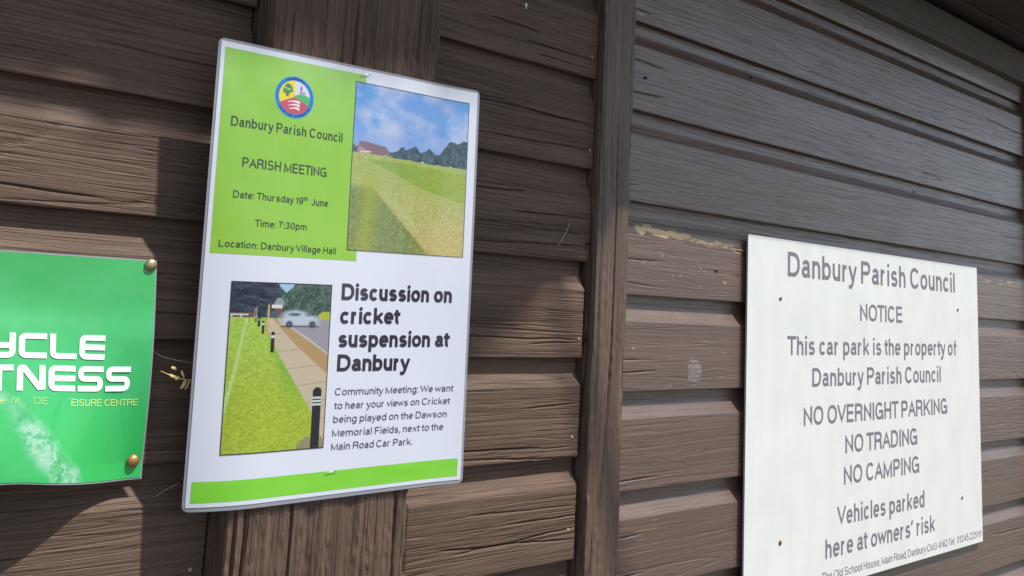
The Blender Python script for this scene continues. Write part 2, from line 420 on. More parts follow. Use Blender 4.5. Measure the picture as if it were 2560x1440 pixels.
mesh_obj('roof', np.array(v) - (0, 0, .785), [(3, 2, 1, 0), (4, 5, 6, 7), (0, 1, 5, 4), (1, 2, 6, 5), (2, 3, 7, 6), (3, 0, 4, 7)], mroof, bld, (0, 0, .785))

# nails: small domed heads with weathered zinc, and one knot
def dome(r, h, n=12, m=4):
    v = [(0, -h, 0)]
    for i in range(1, m + 1):
        a = i / m * math.pi / 2
        for k in range(n): t = 2 * math.pi * k / n; v.append((r * math.sin(a) * math.cos(t), -h * math.cos(a), r * math.sin(a) * math.sin(t)))
    f = [(0, 1 + (k + 1) % n, 1 + k) for k in range(n)]
    for i in range(m - 1):
        for k in range(n): a = 1 + i * n + k; b = 1 + i * n + (k + 1) % n; f.append((a, b, b + n, a + n))
    return v, f
M_nail = plain('weathered_nail', (.34, .31, .27), .55, .5, .3, noise=.5, nscale=400)
M_hole = plain('nail_hole', (.008, .007, .006), .9)
def board_at(x, z):
    best = None
    for o in bld.children:
        if not o.name.startswith('board'): continue
        l = Vector(o['_wl'])
        if l.x - .02 <= x and l.z <= z and (best is None or (l.x, l.z) > best[0]):
            xx = l.x
            if x < xx + 1.42: best = ((l.x, l.z), o)
    return best[1]
for (x, z) in [(.3716, .3106), (.375, .1841), (.3686, -.0622), (.3637, -.1836), (.3634, -.295), (-.118, -.275), (.4732, -.0735)]:
    v, f = dome(.0021, .0011); b = board_at(x, z)
    mesh_obj('nail', v, f, M_nail, b, (x, .0402, z), True)
for (x, z) in [(.3790, -.0628), (.3765, .0600), (.4801, .3037), (.6526, .0420), (.733, .3550), (1.28, .2350)]:
    w = .0035 if x < .4 else .0026
    v, f = box(-w, w, 0, .0012, -.0016, .0016); b = board_at(x, z)
    mesh_obj('nail_hole', v, f, M_hole, b, (x, .0388, z))
# knot on the second lower board of the right bay
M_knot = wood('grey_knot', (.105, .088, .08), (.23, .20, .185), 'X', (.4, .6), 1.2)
kv = []; kf = []
for i in range(9):
    for k in range(24):
        t = 2 * math.pi * k / 24; r = i / 8
        rr = 1 + .10 * math.sin(3 * t + 1) + .06 * math.sin(7 * t)
        kv.append((.0175 * r * rr * math.cos(t), -.0016 * (1 - r ** 3) - .0009 * random.random() * (1 - r), .0215 * r * rr * math.sin(t)))
for i in range(8):
    for k in range(24): a = i * 24 + k; b = i * 24 + (k + 1) % 24; kf.append((a, b, b + 24, a + 24))
mesh_obj('knot', kv, kf, M_knot, board_at(.605, -.107), (.6055, .0402, -.1060), True)
#__MORE__
# ------------------------------------------------------------------ stroke lettering
def G(s):
    out = []
    for sub in s.split(';'):
        it = []
        for tk in sub.split():
            if tk[0] == '@':
                it.append(('a',) + tuple(float(q) for q in tk[1:].split(',')))
            elif tk[0] == 'o':
                it.append(('o',) + tuple(float(q) for q in tk[1:].split(',')))
            else: it.append(('p',) + tuple(float(q) for q in tk.split(',')))
        out.append(it)
    return out
O_ = '@.5,.5,.5,.5,0,360'
UP = {  # width (cap height 1), strokes
 'A': (.92, '0,0 .5,1 1,0;.2,.34 .8,.34'), 'B': (.79, '.6,.53 0,.53 0,1 .58,1 @.58,.765,.36,.235,90,-90;0,.53 0,0 .62,0 @.62,.265,.38,.265,-90,90 .6,.53'),
 'C': (.87, '@.5,.5,.5,.5,38,322'), 'D': (.83, '.4,0 0,0 0,1 .4,1 @.4,.5,.6,.5,90,-90 .38,0'), 'E': (.72, '1,1 0,1 0,0 1,0;0,.52 .92,.52'), 'F': (.67, '1,1 0,1 0,0;0,.5 .85,.5'),
 'G': (.90, '@.5,.5,.5,.5,40,325 1,.2 1,.46 .56,.46;1,.3 1,0'), 'H': (.80, '0,0 0,1;1,0 1,1;0,.52 1,.52'), 'I': (0, '0,0 0,1'), 'J': (.56, '1,1 1,.3 @.5,.3,.5,.3,0,-170'),
 'K': (.84, '0,0 0,1;.97,1 0,.34;1,0 .36,.6'), 'L': (.66, '0,1 0,0 1,0'), 'M': (.96, '0,0 0,1 .5,.02 1,1 1,0'), 'N': (.80, '0,0 0,1 1,0 1,1'), 'O': (.95, O_),
 'P': (.76, '0,0 0,1 .58,1 @.58,.73,.42,.27,90,-90 0,.46'), 'Q': (.95, O_ + ';.62,.24 .98,-.04'), 'R': (.82, '0,0 0,1 .58,1 @.58,.75,.40,.25,90,-90 0,.5;.55,.5 @.62,.3,.32,.2,90,0 .96,.1 1,0'),
 'S': (.79, '@.5,.74,.44,.26,22,228 .75,.47 @.5,.26,.5,.26,52,-158'), 'T': (.80, '0,1 1,1;.5,1 .5,0'), 'U': (.78, '0,1 0,.38 @.5,.38,.5,.38,180,360 1,1'), 'V': (.90, '0,1 .5,0 1,1'),
 'W': (1.30, '0,1 .25,0 .5,1 .75,0 1,1'), 'Y': (.88, '0,1 .5,.42 1,1;.5,.44 .5,0'),
 '0': (.66, O_), '1': (.34, '0,.74 .5,.80 1,1 1,0'), '2': (.66, '@.5,.71,.47,.29,165,-38 0,0 1,0'), '3': (.66, '@.47,.745,.43,.255,160,-80 .36,.5;.36,.5 @.48,.26,.5,.26,85,-162'),
 '4': (.70, '.74,0 .74,1 0,.27 1,.27'), '5': (.66, '.92,1 .16,1 .06,.5 @.48,.33,.52,.33,128,-158'), '7': (.66, '0,1 1,1 @1.1,0.1,.72,.75,125,180'), '9': (.66, '@.5,.67,.5,.33,0,360;@.46,.5,.54,.5,22,-140'),
 '+': (.62, '0,.4 1,.4;.5,.12 .5,.68'),
}
LO = {
 'a': (.60, '@.47,.69,.42,.31,158,0 .89,.08 .98,0;.89,.56 .45,.54 @.42,.28,.42,.27,90,270 @.42,.36,.47,.35,270,350'), 'b': (.64, '0,0 0,2;' + O_), 'c': (.60, '@.5,.5,.5,.5,40,320'), 'd': (.64, '1,0 1,2;' + O_),
 'e': (.63, '.02,.52 1,.52 @.5,.5,.5,.5,3,318'), 'f': (.42, '.36,0 .36,1.6 @.9,1.6,.54,.4,180,96;0,.98 .95,.98'), 'g': (.64, '1,1 1,-.5 @.5,-.5,.5,.5,0,-158;' + O_), 'h': (.58, '0,0 0,2;0,.5 @.5,.56,.5,.44,180,0 1,0'),
 'i': (0, '0,0 0,1;o0,2.12'), 'j': (0, '0,1 0,-1;o0,2.12'), 'k': (.60, '0,0 0,2;.95,1 0,.26;1,0 .36,.58'), 'l': (0, '0,0 0,2'),
 'm': (1.00, '0,0 0,1;0,.5 @.25,.6,.25,.4,180,0 .5,0;.5,.5 @.75,.6,.25,.4,180,0 1,0'), 'n': (.58, '0,0 0,1;0,.5 @.5,.56,.5,.44,180,0 1,0'), 'o': (.66, O_), 'p': (.64, '0,1 0,-1;' + O_),
 'r': (.42, '0,0 0,1;0,.45 @.8,.45,.8,.53,180,84'), 's': (.57, '@.5,.74,.44,.26,22,228 .75,.48 @.5,.26,.5,.26,52,-158'), 't': (.42, '.4,1.6 .4,.26 @.9,.26,.5,.26,180,275;0,.98 1,.98'),
 'u': (.58, '0,1 0,.44 @.5,.44,.5,.44,180,360;1,1 1,0'), 'v': (.63, '0,1 .5,0 1,1'), 'w': (.96, '0,1 .25,0 .5,1 .75,0 1,1'), 'x': (.62, '0,0 1,1;0,1 1,0'), 'y': (.63, '0,1 .53,.02;1,1 .44,-.62 .26,-.98 .02,-.98'),
 ',': (0, 'o0,0;0,0 -.04,-.5'), '.': (0, 'o0,0'), ':': (0, 'o0,0;o0,.93'), "'": (0, 'o0,1.86;0,1.9 -.06,1.42'),
}
SPORT = {'C': (1, '1,1 .22,1 @.22,.78,.22,.22,90,180 0,.22 @.22,.22,.22,.22,180,270 1,0'), 'L': (1, '0,1 0,.22 @.22,.22,.22,.22,180,270 1,0'),
 'E': (1, '1,1 .22,1 @.22,.78,.22,.22,90,180 0,.22 @.22,.22,.22,.22,180,270 1,0;0,.5 1,.5'), 'Y': (1, '0,1 0,.7 @.2,.7,.2,.2,180,270 1,.5;1,1 1,.22 @.78,.22,.22,.22,0,-90 0,0'),
 'T': (1, '0,1 1,1;.5,1 .5,0'), 'N': (1, '0,0 0,.9 @.12,.9,.12,.1,180,60 .86,.04 1,.06 1,1'), 'S': (1, '1,1 .2,1 @.2,.75,.2,.25,90,270 .8,.5 @.8,.25,.2,.25,90,-90 0,0'),
 'F': (1, '1,1 .22,1 @.22,.78,.22,.22,90,180 0,0;0,.5 1,.5'), 'I': (0, '0,0 0,1'), ' ': (.3, '')}
_cache = {}
def glyph(ch, font):
    if (ch, font) not in _cache:
        if font == 'sport': w, s = SPORT[ch]; up = True
        elif ch in UP: w, s = UP[ch]; up = True
        else: w, s = LO[ch]; up = False
        _cache[(ch, font)] = (w, G(s) if s else [], up)
    return _cache[(ch, font)]
def stroke(pts, w, wv, closed=False):
    """polyline -> quad strip with mitred joins; wv = width of the vertical strokes"""
    P = [Vector(p) for p in pts]
    Q = [P[0]]
    for p in P[1:]:
        if (p - Q[-1]).length > w * .05: Q.append(p)
    P = Q
    if closed and (P[0] - P[-1]).length < w * .3: P = P[:-1]
    n = len(P); vs = []
    for i in range(n):
        a = P[i] - P[i - 1] if (i > 0 or closed) else P[1] - P[0]
        b = P[(i + 1) % n] - P[i] if (i < n - 1 or closed) else P[-1] - P[-2]
        a = a.normalized(); b = b.normalized()
        na = Vector((-a.y, a.x)); nb = Vector((-b.y, b.x)); m = na + nb
        if m.length < .25: m = na
        m.normalize(); k = 1 / max(.30, m.dot(na))
        vs.append(P[i] + m * w / 2 * k); vs.append(P[i] - m * w / 2 * k)
    fs = [(2 * i, 2 * i + 1, 2 * i + 3, 2 * i + 2) for i in range(n - 1)]
    if closed: fs.append((2 * n - 2, 2 * n - 1, 1, 0))
    return vs, fs
def text_geo(text, x0, y0, x1, y1, cap, w, font='sans', xh=.735, step=24, sbf=.8):
    """strokes of a line of text between two baseline points; returns verts (x, y, layer) and faces"""
    W = w / cap
    asc = 1.0
    def layout(sc, tr):
        x = 0; pos = []
        prev = None
        for ch in text:
            if ch == ' ': x += .30 * sc; prev = None; continue
            gw = glyph(ch, font)[0] * sc
            sb = .085 if ch in 'OCGQocedgab' else (.0 if ch in 'AVWYTvwyt' else (.11 if ch not in '.,:\'' else .10))
            sb *= sc * sbf
            if font == 'sport': sb = .06
            x += sb * tr if pos else 0
            body = W + max(0, gw - W) if gw > 0 else W
            pos.append((ch, x, body)); x += body + sb * tr
        return pos, x - (sb * tr)
    target = math.hypot(x1 - x0, y1 - y0) / cap
    lo, hi = .2, 2.5
    for _ in range(40):
        mid = (lo + hi) / 2
        if layout(mid, 1)[1] < target: lo = mid
        else: hi = mid
    pos, tot = layout(mid, 1)
    d = Vector((x1 - x0, y1 - y0)).normalized(); nrm = Vector((-d.y, d.x))
    V = []; F = []; layer = 0
    def mapy(y, up):
        h = 1.0 if up else xh
        if up or 0 <= y <= 1: return W / 2 + y * (h - W)
        if y > 1: return (xh - W / 2) + (y - 1) * ((asc - W / 2) - (xh - W / 2))
        return W / 2 + y * (.285)
    for ch, gx, body in pos:
        gw, subs, up = glyph(ch, font)
        for sub in subs:
            pts = []; closed = False; dots = []
            for it in sub:
                if it[0] == 'p': pts.append((it[1], it[2]))
                elif it[0] == 'o': dots.append((it[1], it[2]))
                else:
                    _, cx, cy, rx, ry, a0, a1 = it
                    k = max(5, int(abs(a1 - a0) / 360 * step))
                    for q in range(k + 1):
                        a = math.radians(a0 + (a1 - a0) * q / k); c, s_ = math.cos(a), math.sin(a)
                        e = .88
                        pts.append((cx + rx * math.copysign(abs(c) ** e, c), cy + ry * math.copysign(abs(s_) ** e, s_)))
                    if abs(a1 - a0) == 360: closed = True; pts = pts[:-1]
            def tomap(p):
                X = gx + W / 2 + p[0] * max(0, body - W) if gw > 0 else gx + W / 2 + p[0]
                return X, mapy(p[1], up)
            for dd in dots:
                cx, cy = tomap(dd); r = W * .56
                ring = [(cx + r * math.cos(t), cy + r * math.sin(t)) for t in [math.pi / 6 * k for k in range(12)]] if W > .15 else [(cx - r, cy - r), (cx + r, cy - r), (cx + r, cy + r), (cx - r, cy + r)]
                b = len(V)
                for (x, y) in ring:
                    p = d * x * cap + nrm * y * cap; V.append((x0 + p.x, y0 + p.y, layer))
                F.append(tuple(range(b, b + len(ring)))); layer += 1
            if len(pts) > 1:
                mp = [tomap(p) for p in pts]
                if not closed:          # square caps on straight ends
                    ends = (sub[0][0] == 'p', sub[-1][0] == 'p')
                    if ends[0] and len(mp) > 1:
                        d0 = (Vector(mp[0]) - Vector(mp[1])).normalized(); mp[0] = tuple(Vector(mp[0]) + d0 * W / 2)
                    if ends[1] and len(mp) > 1:
                        d0 = (Vector(mp[-1]) - Vector(mp[-2])).normalized(); mp[-1] = tuple(Vector(mp[-1]) + d0 * W / 2)
                vs, fs = stroke(mp, W, W, closed)
                lo_y = -.30 if min(q[1] for q in mp) < -.02 - W / 2 else 0.0
                hi_y = 1.0 if (up or max(q[1] for q in mp) > xh + W * .05) else xh
                if ch not in ",'Q": vs = [Vector((q.x, min(hi_y, max(lo_y, q.y)))) for q in vs]
                b = len(V)
                for i_, v_ in enumerate(vs):
                    p = d * v_.x * cap + nrm * v_.y * cap; V.append((x0 + p.x, y0 + p.y, layer + (0 if closed else .9 * (i_ // 2) / len(vs) * 2)))
                F += [tuple(i + b for i in q) for q in fs]; layer += 1
    return V, F
def flip_to(F, V, want):       # make faces look towards `want`
    out = []
    for q in F:
        a, b, c = (Vector(V[i]) for i in q[:3])
        out.append(q if (b - a).cross(c - a).dot(want) > 0 else q[::-1])
    return out
OUT = Vector((0, -1, 0))
def place(surf, V, F, off, name, mat, parent, col=None):
    P = []
    for (u, v, k) in V:
        p = surf(u, v); P.append((p[0], p[1] - off - .000012 * (k % 6), p[2]))
    org = Vector(surf(*V[0][:2]))
    if isinstance(F, np.ndarray):
        q = F[0]; a, b, c = (Vector(P[i]) for i in q[:3])
        if (b - a).cross(c - a).dot(OUT) < 0: F = F[:, ::-1].copy()
    else: F = flip_to(F, P, OUT)
    return mesh_obj(name, np.array(P) - np.array(org), F, mat, parent, tuple(org), col=col)
def lettering(surf, parent, text, x0, y0, x1, y1, cap, w, mat, off=.0003, font='sans', xh=.735, sbf=.8):
    V, F = text_geo(text, x0, y0, x1, y1, cap, w, font, xh, sbf=sbf)
    return place(surf, V, F, off, 'lettering', mat, parent)
def rect(surf, parent, name, c, mat, off, n=14):
    (u0, v0, u1, v1) = c
    U, Vv = np.meshgrid(np.linspace(u0, u1, n), np.linspace(v0, v1, n), indexing='ij')
    V = [(a, b, 0) for a, b in zip(U.ravel(), Vv.ravel())]
    return place(surf, V, grid_faces(n, n), off, name, mat, parent)
def raster(surf, parent, name, c, nu, nv, fn, mat, off, mask=None):
    (u0, v0, u1, v1) = c
    A, B = np.meshgrid(np.linspace(0, 1, nu), np.linspace(0, 1, nv), indexing='ij')   # a left-right, b top-bottom
    V = [(u0 + (u1 - u0) * a, v1 + (v0 - v1) * b, 0) for a, b in zip(A.ravel(), B.ravel())]
    colr = linA(np.clip(fn(A.ravel(), B.ravel()), 0, 255)) * .76
    F = grid_faces(nu, nv)
    if mask is not None:
        mk = mask(A.ravel(), B.ravel()); F = F[mk[F].all(1)]
    return place(surf, V, F, off, name, mat, parent, col=colr)

# ------------------------------------------------------------------ the meeting poster on the post
PC = {'TL': (-.15895, .20817), 'TR': (.14759, .21461), 'BR': (.15524, -.21316), 'BL': (-.14291, -.21722)}
def ssf(t): t = min(1, max(0, t)); return t * t * (3 - 2 * t)
def PY(u, v):
    gq = max(0, (-u - .085) / .0665) ** 2; h = (.213 - v) / .426; r = max(0, (u - .09) / .06) ** 2 * .004
    return -.001 + .015 * gq * h - r
def PS(u, v):
    s = (u + .1515) / .303; t = (v + .213) / .426
    f = lambda i: (1 - s) * (1 - t) * PC['BL'][i] + s * (1 - t) * PC['BR'][i] + (1 - s) * t * PC['TL'][i] + s * t * PC['TR'][i]
    rip = .0005 * math.sin(u * 31 + 1) * math.sin(v * 17 + .5)
    return (f(0), PY(u, v) + rip - .0012, f(1))
poster = empty('poster', PS(0, 0), 'large laminated parish meeting poster with lime green panel and two photographs, on the wide post', 'poster')
def round_sheet(hw, hh, r, n=60):
    """grid sheet with rounded corners"""
    us = np.linspace(-hw, hw, n); vs = np.linspace(-hh, hh, int(n * 1.4)); U, Vv = np.meshgrid(us, vs, indexing='ij')
    U = U.copy(); Vv = Vv.copy()
    cx = np.clip(np.abs(U), 0, hw - r); cy = np.clip(np.abs(Vv), 0, hh - r)
    dx = np.abs(U) - cx; dy = np.abs(Vv) - cy; m = np.maximum(dx, dy); L = np.hypot(dx, dy); k = np.where(L > 0, m / np.maximum(L, 1e-9), 1)
    U = np.sign(U) * (cx + dx * k); Vv = np.sign(Vv) * (cy + dy * k)
    return [(a, b, 0) for a, b in zip(U.ravel(), Vv.ravel())], grid_faces(len(us), len(vs))
V, F = round_sheet(.1515, .213, .0055, 70)
place(PS, V, F, -.0004, 'laminate_pouch', M_rim, poster)
rect(PS, poster, 'paper_sheet', (-.1490, -.2092, .1484, .2103), M_paper, 0, 60)
def green_fn(a, b):
    base = np.array([150, 208, 66.])[None, :] + np.zeros((len(a), 3))
    n = fbm(a * 3, b * 4, 3, 4)[:, None] - .5; f = (fbm(a * 120, b * 9, 8, 2)[:, None] - .5)
    top = ss((.55 - b) / .5)[:, None]
    base = base + top * np.array([10, 6, 42.]) * (.55 + 1.3 * n) + n * np.array([26, 12, 36.]) + f * 3
    return base
raster(PS, poster, 'green_panel', (-.1450, .0146, .0056, .2050), 90, 110, green_fn, M_print, .0001)
def bar_fn(a, b):
    n = fbm(a * 9, b * 2, 13, 3)[:, None] - .5
    return np.array([138, 222, 66.])[None, :] + n * np.array([22, 10, 26.]) + (a[:, None] > .55) * np.array([5, 2, 12.]) * fbm(a * 4, b * 2, 5)[:, None]
raster(PS, poster, 'green_bar', (-.1454, -.2054, .1440, -.1871), 120, 12, bar_fn, M_print, .0001)

def blend(c, col, m):
    m = np.clip(m, 0, 1)[:, None]; return c * (1 - m) + np.asarray(col, float) * m
def poly_mask(a, b, pts, soft=0.0):
    ins = np.zeros(len(a), bool); n = len(pts); j = n - 1
    for i in range(n):
        xi, yi = pts[i]; xj, yj = pts[j]
        cnd = ((yi > b) != (yj > b)) & (a < (xj - xi) * (b - yi) / (yj - yi + 1e-12) + xi)
        ins ^= cnd; j = i
    return ins.astype(float)
def ph1(a, b):
    N = lambda fx, fy, s, o=4: fbm(a * fx, b * fy, s, o)
    c = np.zeros((len(a), 3)) + np.array([122, 168, 232.])
    # sky: brighter clear blue gap, streaky cloud
    cl = N(3.2, 5.5, 21, 5) * .75 + N(9, 14, 23, 4) * .35
    c = blend(c, (172, 192, 236), ss((cl - .44) * 4.2))
    c = blend(c, (96, 160, 228), ss((N(3.0, 4.2, 33, 3) - .52) * 6) * (b < .27) * .9)
    c = blend(c, (200, 214, 242), ss((cl - .62) * 5) * .8)
    c = blend(c, (150, 178, 232), ss((b - .24) / .12) * .6)
    # far trees and the brick hall
    hor = .420 + .012 * (a > .3) * ss((a - .3) / .5)
    top = .372 - .035 * ss((a - .38) / .05) + .02 * np.abs(np.sin(a * 24)) * (a < .72) + .03 * np.exp(-((a - .745) / .03) ** 2) - .062 * ss((a - .76) / .10) - .018 * ss((a - .9) / .1)
    top = top + .018 * (N(26, 1, 41, 3) - .5) * 2
    tr = (b > top) & (b < hor + .008)
    tc = np.array([70, 92, 104.])[None, :] + (N(40, 40, 43)[:, None] - .5) * 60 + (N(120, 120, 44, 2)[:, None] - .5) * 55 + (a[:, None] < .7) * np.array([14, 14, 18.])
    c = np.where(tr[:, None], tc, c)
    roof = poly_mask(a, b, [(.02, .42), (.055, .352), (.09, .348), (.27, .366), (.33, .42)])
    c = blend(c, (138, 112, 126), roof)
    c = blend(c, (196, 150, 152), poly_mask(a, b, [(.04, .43), (.05, .375), (.10, .395), (.16, .425), (.16, .43)]) * .8)
    c = blend(c, (222, 222, 232), poly_mask(a, b, [(.06, .41), (.15, .402), (.15, .412), (.06, .42)]) * .9)
    c = blend(c, (220, 222, 232), poly_mask(a, b, [(.17, .425), (.29, .418), (.29, .427), (.17, .432)]) * .8)
    c = blend(c, (150, 92, 96), poly_mask(a, b, [(.08, .432), (.08, .42), (.42, .428), (.42, .436)]) * .7)
    for (x, y) in [(.60, .43), (.73, .437), (.76, .44), (.855, .442), (.86, .437), (.985, .445)]:
        c = blend(c, (226, 230, 236), (np.hypot((a - x) / .012, (b - y) / .008) < 1) * .9)
    # field
    gm = b > hor + .004
    gr = np.array([172, 188, 104.])[None, :] + (N(70, 150, 51, 4)[:, None] - .5) * 50
    t = ss((b - .43) / .5)
    straw = np.array([196, 188, 128.])[None, :] + (N(60, 90, 53, 4)[:, None] - .5) * 62
    gr = gr * (1 - t[:, None] * .85) + straw * t[:, None] * .85
    up = poly_mask(a, b, [(.13, .455), (.55, .455), (1.01, .475), (1.01, .665), (.62, .60)])
    gr2 = np.array([134, 172, 82.])[None, :] + (N(50, 110, 55, 4)[:, None] - .5) * 36 + a[:, None] * np.array([26, 8, -8.])
    gr = gr * (1 - up[:, None] * .88) + gr2 * up[:, None] * .88
    lw = ss(((b - .60) - (a - .17) * .74) / .03) * ss((b - .6) / .05)
    gr3 = np.array([124, 142, 82.])[None, :] + (N(60, 90, 57, 4)[:, None] - .5) * 60
    gr = gr * (1 - lw[:, None] * .85) + gr3 * lw[:, None] * .85
    ly = np.exp(-((a - .17 + (b - .5) * .08) / .075) ** 2) * ss((b - .45) / .2)
    gr = blend(gr, (172, 180, 62), ly * .6)
    gr = blend(gr, (212, 186, 112), ss((a - .45) / .4) * ss((b - .70) / .2) * .42)
    gr = gr + (ss((b - .45) / .4) * (N(110, 150, 59, 2) - .5) * 34)[:, None]
    return np.where(gm[:, None], gr, c)
raster(PS, poster, 'sports_field_photo', (-.0056, .0257, .1378, .1965), 190, 225, ph1, M_print, .0002)
def ph2(a, b):
    N = lambda fx, fy, s, o=4: fbm(a * fx, b * fy, s, o)
    c = np.zeros((len(a), 3)) + np.array([70, 96, 88.])
    c = c + (N(30, 40, 61, 5)[:, None] - .5) * 90 + (N(110, 130, 62, 2)[:, None] - .5) * 70
    left = ss((.50 - a) / .06)
    c = c * (1 - left[:, None]) + (np.array([48, 58, 76.])[None, :] + (N(14, 60, 63, 5)[:, None] - .5) * 80 + (N(90, 150, 64, 2)[:, None] - .5) * 50) * left[:, None]
    sp = (vn(a * 60, b * 90, 66) > .93) * (b < .05) * (a < .45); c = blend(c, (214, 224, 238), sp)
    edge = .055 * np.clip(1 - np.abs(a - .53) / .085, 0, 1) ** .8 + .012 * (N(40, 10, 65) - .5)
    c = blend(c, (166, 204, 238), (b < edge) & (np.abs(a - .53) < .08))
    c = blend(c, (150, 158, 168), poly_mask(a, b, [(.40, .13), (.44, .088), (.49, .088), (.52, .13)]))
    c = blend(c, (228, 226, 224), poly_mask(a, b, [(.39, .15), (.39, .128), (.50, .128), (.50, .15)]))
    c = blend(c, (140, 78, 72), poly_mask(a, b, [(.42, .178), (.42, .15), (.50, .15), (.50, .178)]))
    c = blend(c, (120, 92, 88), ((b > .178) & (b < .208) & (a < .22)) * (.5 + N(30, 60, 67) * .6))
    grass = (b > .208)
    gt = ss((b - .2) / .6)[:, None]
    gc = (np.array([168, 200, 84.]) * (1 - gt) + np.array([166, 188, 58.]) * gt) + (N(50, 110, 71, 4)[:, None] - .5) * 56 + ((N(120, 200, 72, 2) - .5) * 26)[:, None]
    gc = blend(gc, (110, 172, 58), ss((a - .62 * (.2 + b)) / .1) * .55 * ss((.8 - b) / .3))
    c = np.where(grass[:, None], gc, c)
    ln = .155 - (b - .21) * .26 - .10 * np.clip(b - .5, 0, 1) ** 1.2
    c = blend(c, (196, 226, 160), (np.abs(a - ln) < .008 + .014 * b) * (b > .21) * (b < .83) * (.35 + .7 * N(60, 90, 73)))
    c = blend(c, (202, 188, 162), poly_mask(a, b, [(.335, .235), (.36, .212), (.42, .212), (.46, .25), (.66, .37), (1.0, .545), (1.01, .98), (.85, .775), (.47, .415)]))
    c = c + (((np.abs((b * 9 + a * .6) % 1 - .5) > .47) & (poly_mask(a, b, [(.40, .25), (.66, .37), (1.0, .545), (1.01, .98), (.85, .775), (.47, .415)]) > 0)) * -22)[:, None]
    c = blend(c, (206, 192, 164), poly_mask(a, b, [(.335, .23), (.40, .212), (.44, .23), (.44, .26)]) * .8)
    c = blend(c, np.array([188, 148, 112]), poly_mask(a, b, [(.40, .215), (.47, .215), (.72, .32), (1.0, .428), (1.0, .552), (.66, .375)]) * (.65 + .5 * N(70, 110, 75)))
    c = blend(c, (158, 156, 170), poly_mask(a, b, [(.46, .215), (1.01, .21), (1.01, .43), (.74, .315)]))
    c = blend(c, (196, 190, 184), poly_mask(a, b, [(.46, .218), (.47, .215), (.75, .316), (1.0, .424), (1.0, .436), (.73, .325)]))
    c = blend(c, (178, 188, 60), np.hypot((a - .965) / .085, (b - .193) / .028) < 1)
    c = blend(c, (80, 98, 116), np.clip(1.6 - np.hypot((a - .41) / .085, (b - .185) / .026) * 1.4, 0, 1) * .85)
    body = np.clip(2.4 - 2 * np.maximum(np.abs(a - .68) / .205, np.abs(b - .222) / .030), 0, 1)
    roofm = np.clip(2.2 - 2 * np.hypot((a - .63) / .15, (b - .19) / .035), 0, 1)
    c = blend(c, (192, 204, 222), np.maximum(body, roofm)); c = blend(c, (88, 106, 124), np.clip(2 - 2 * np.hypot((a - .625) / .085, (b - .186) / .014), 0, 1) * .9)
    c = blend(c, (196, 206, 222), np.clip(1.8 - 2 * np.hypot((a - .66) / .18, (b - .212) / .010), 0, 1) * .6)
    c = blend(c, (204, 118, 138), np.clip(1.6 - 1.4 * np.hypot((a - .49) / .02, (b - .2) / .014), 0, 1))
    for x in (.575, .815): c = blend(c, (60, 60, 74), np.clip(1.8 - 1.6 * np.hypot((a - x) / .040, (b - .247) / .024), 0, 1)); c = blend(c, (128, 124, 138), np.clip(1.6 - 1.6 * np.hypot((a - x) / .02, (b - .247) / .012), 0, 1) * .8)
    c = blend(c, (50, 50, 62), (np.abs(a - .69) < .2) * (np.abs(b - .262) < .004) * .6)
    c = blend(c, (150, 140, 118), (np.hypot((a - .88) / .16, (b - .99) / .06) < 1) * (.4 + N(40, 60, 77)))
    for x0, x1, y0, y1 in [(.235, .25, .19, .236), (.262, .282, .205, .262), (.300, .325, .226, .304), (.397, .436, .290, .415), (.862, .957, .632, 1.01)]:
        w = x1 - x0; xm = (x0 + x1) / 2
        sh = np.hypot((a - xm) / (w / 2), (b - (y0 + w * .34)) / (w * .34)) < 1
        c = blend(c, (38, 38, 46), ((a > x0) & (a < x1) & (b > y0 + w * .34) & (b < y1)) | sh)
        if w < .06: c = blend(c, (210, 220, 226), (a > x0) & (a < x1) & (b > y0 + w * .62) & (b < y0 + w * 1.0))
    for k in range(3): c = blend(c, (206, 222, 220), (a > .864) & (a < .956) & (np.abs(b - (.695 + .021 * k)) < .0062))
    c = blend(c, (206, 174, 120), poly_mask(a, b, [(.352, .325), (.348, .128), (.372, .128), (.366, .325)]))
    c = blend(c, (196, 190, 150), (np.abs(a - .245) < .004) * (b > .14) * (b < .21)); c = blend(c, (196, 190, 150), (np.abs(a - .225) < .003) * (b > .155) * (b < .21))
    c = blend(c, (222, 220, 214), ((np.abs(b - .190) < .0035) & (a < .17)) | ((b > .19) & (b < .21) & (np.abs((a * 12) % 1 - .2) < .07) & (a < .17)))
    return c
raster(PS, poster, 'footpath_photo', (-.1231, -.1640, -.0212, -.0105), 165, 245, ph2, M_print, .0002)
def frame(c, w, off):
    (u0, v0, u1, v1) = c; V = []; F = []; n = 12
    for (a, b, cc, d) in [(u0 - w, v0 - w, u0, v1 + w), (u1, v0 - w, u1 + w, v1 + w), (u0, v0 - w, u1, v0), (u0, v1, u1, v1 + w)]:
        o = len(V)
        for i in range(n + 1):
            t = i / n
            if abs(cc - a) < abs(d - b): V += [(a, b + (d - b) * t, 0), (cc, b + (d - b) * t, 0)]
            else: V += [(a + (cc - a) * t, b, 0), (a + (cc - a) * t, d, 0)]
        F += [(o + 2 * i, o + 2 * i + 1, o + 2 * i + 3, o + 2 * i + 2) for i in range(n)]
    place(PS, V, F, off, 'photo_border', M_frame, poster)
frame((-.0056, .0257, .1378, .1965), .0006, .00035); frame((-.1231, -.1640, -.0212, -.0105), .0008, .00035)
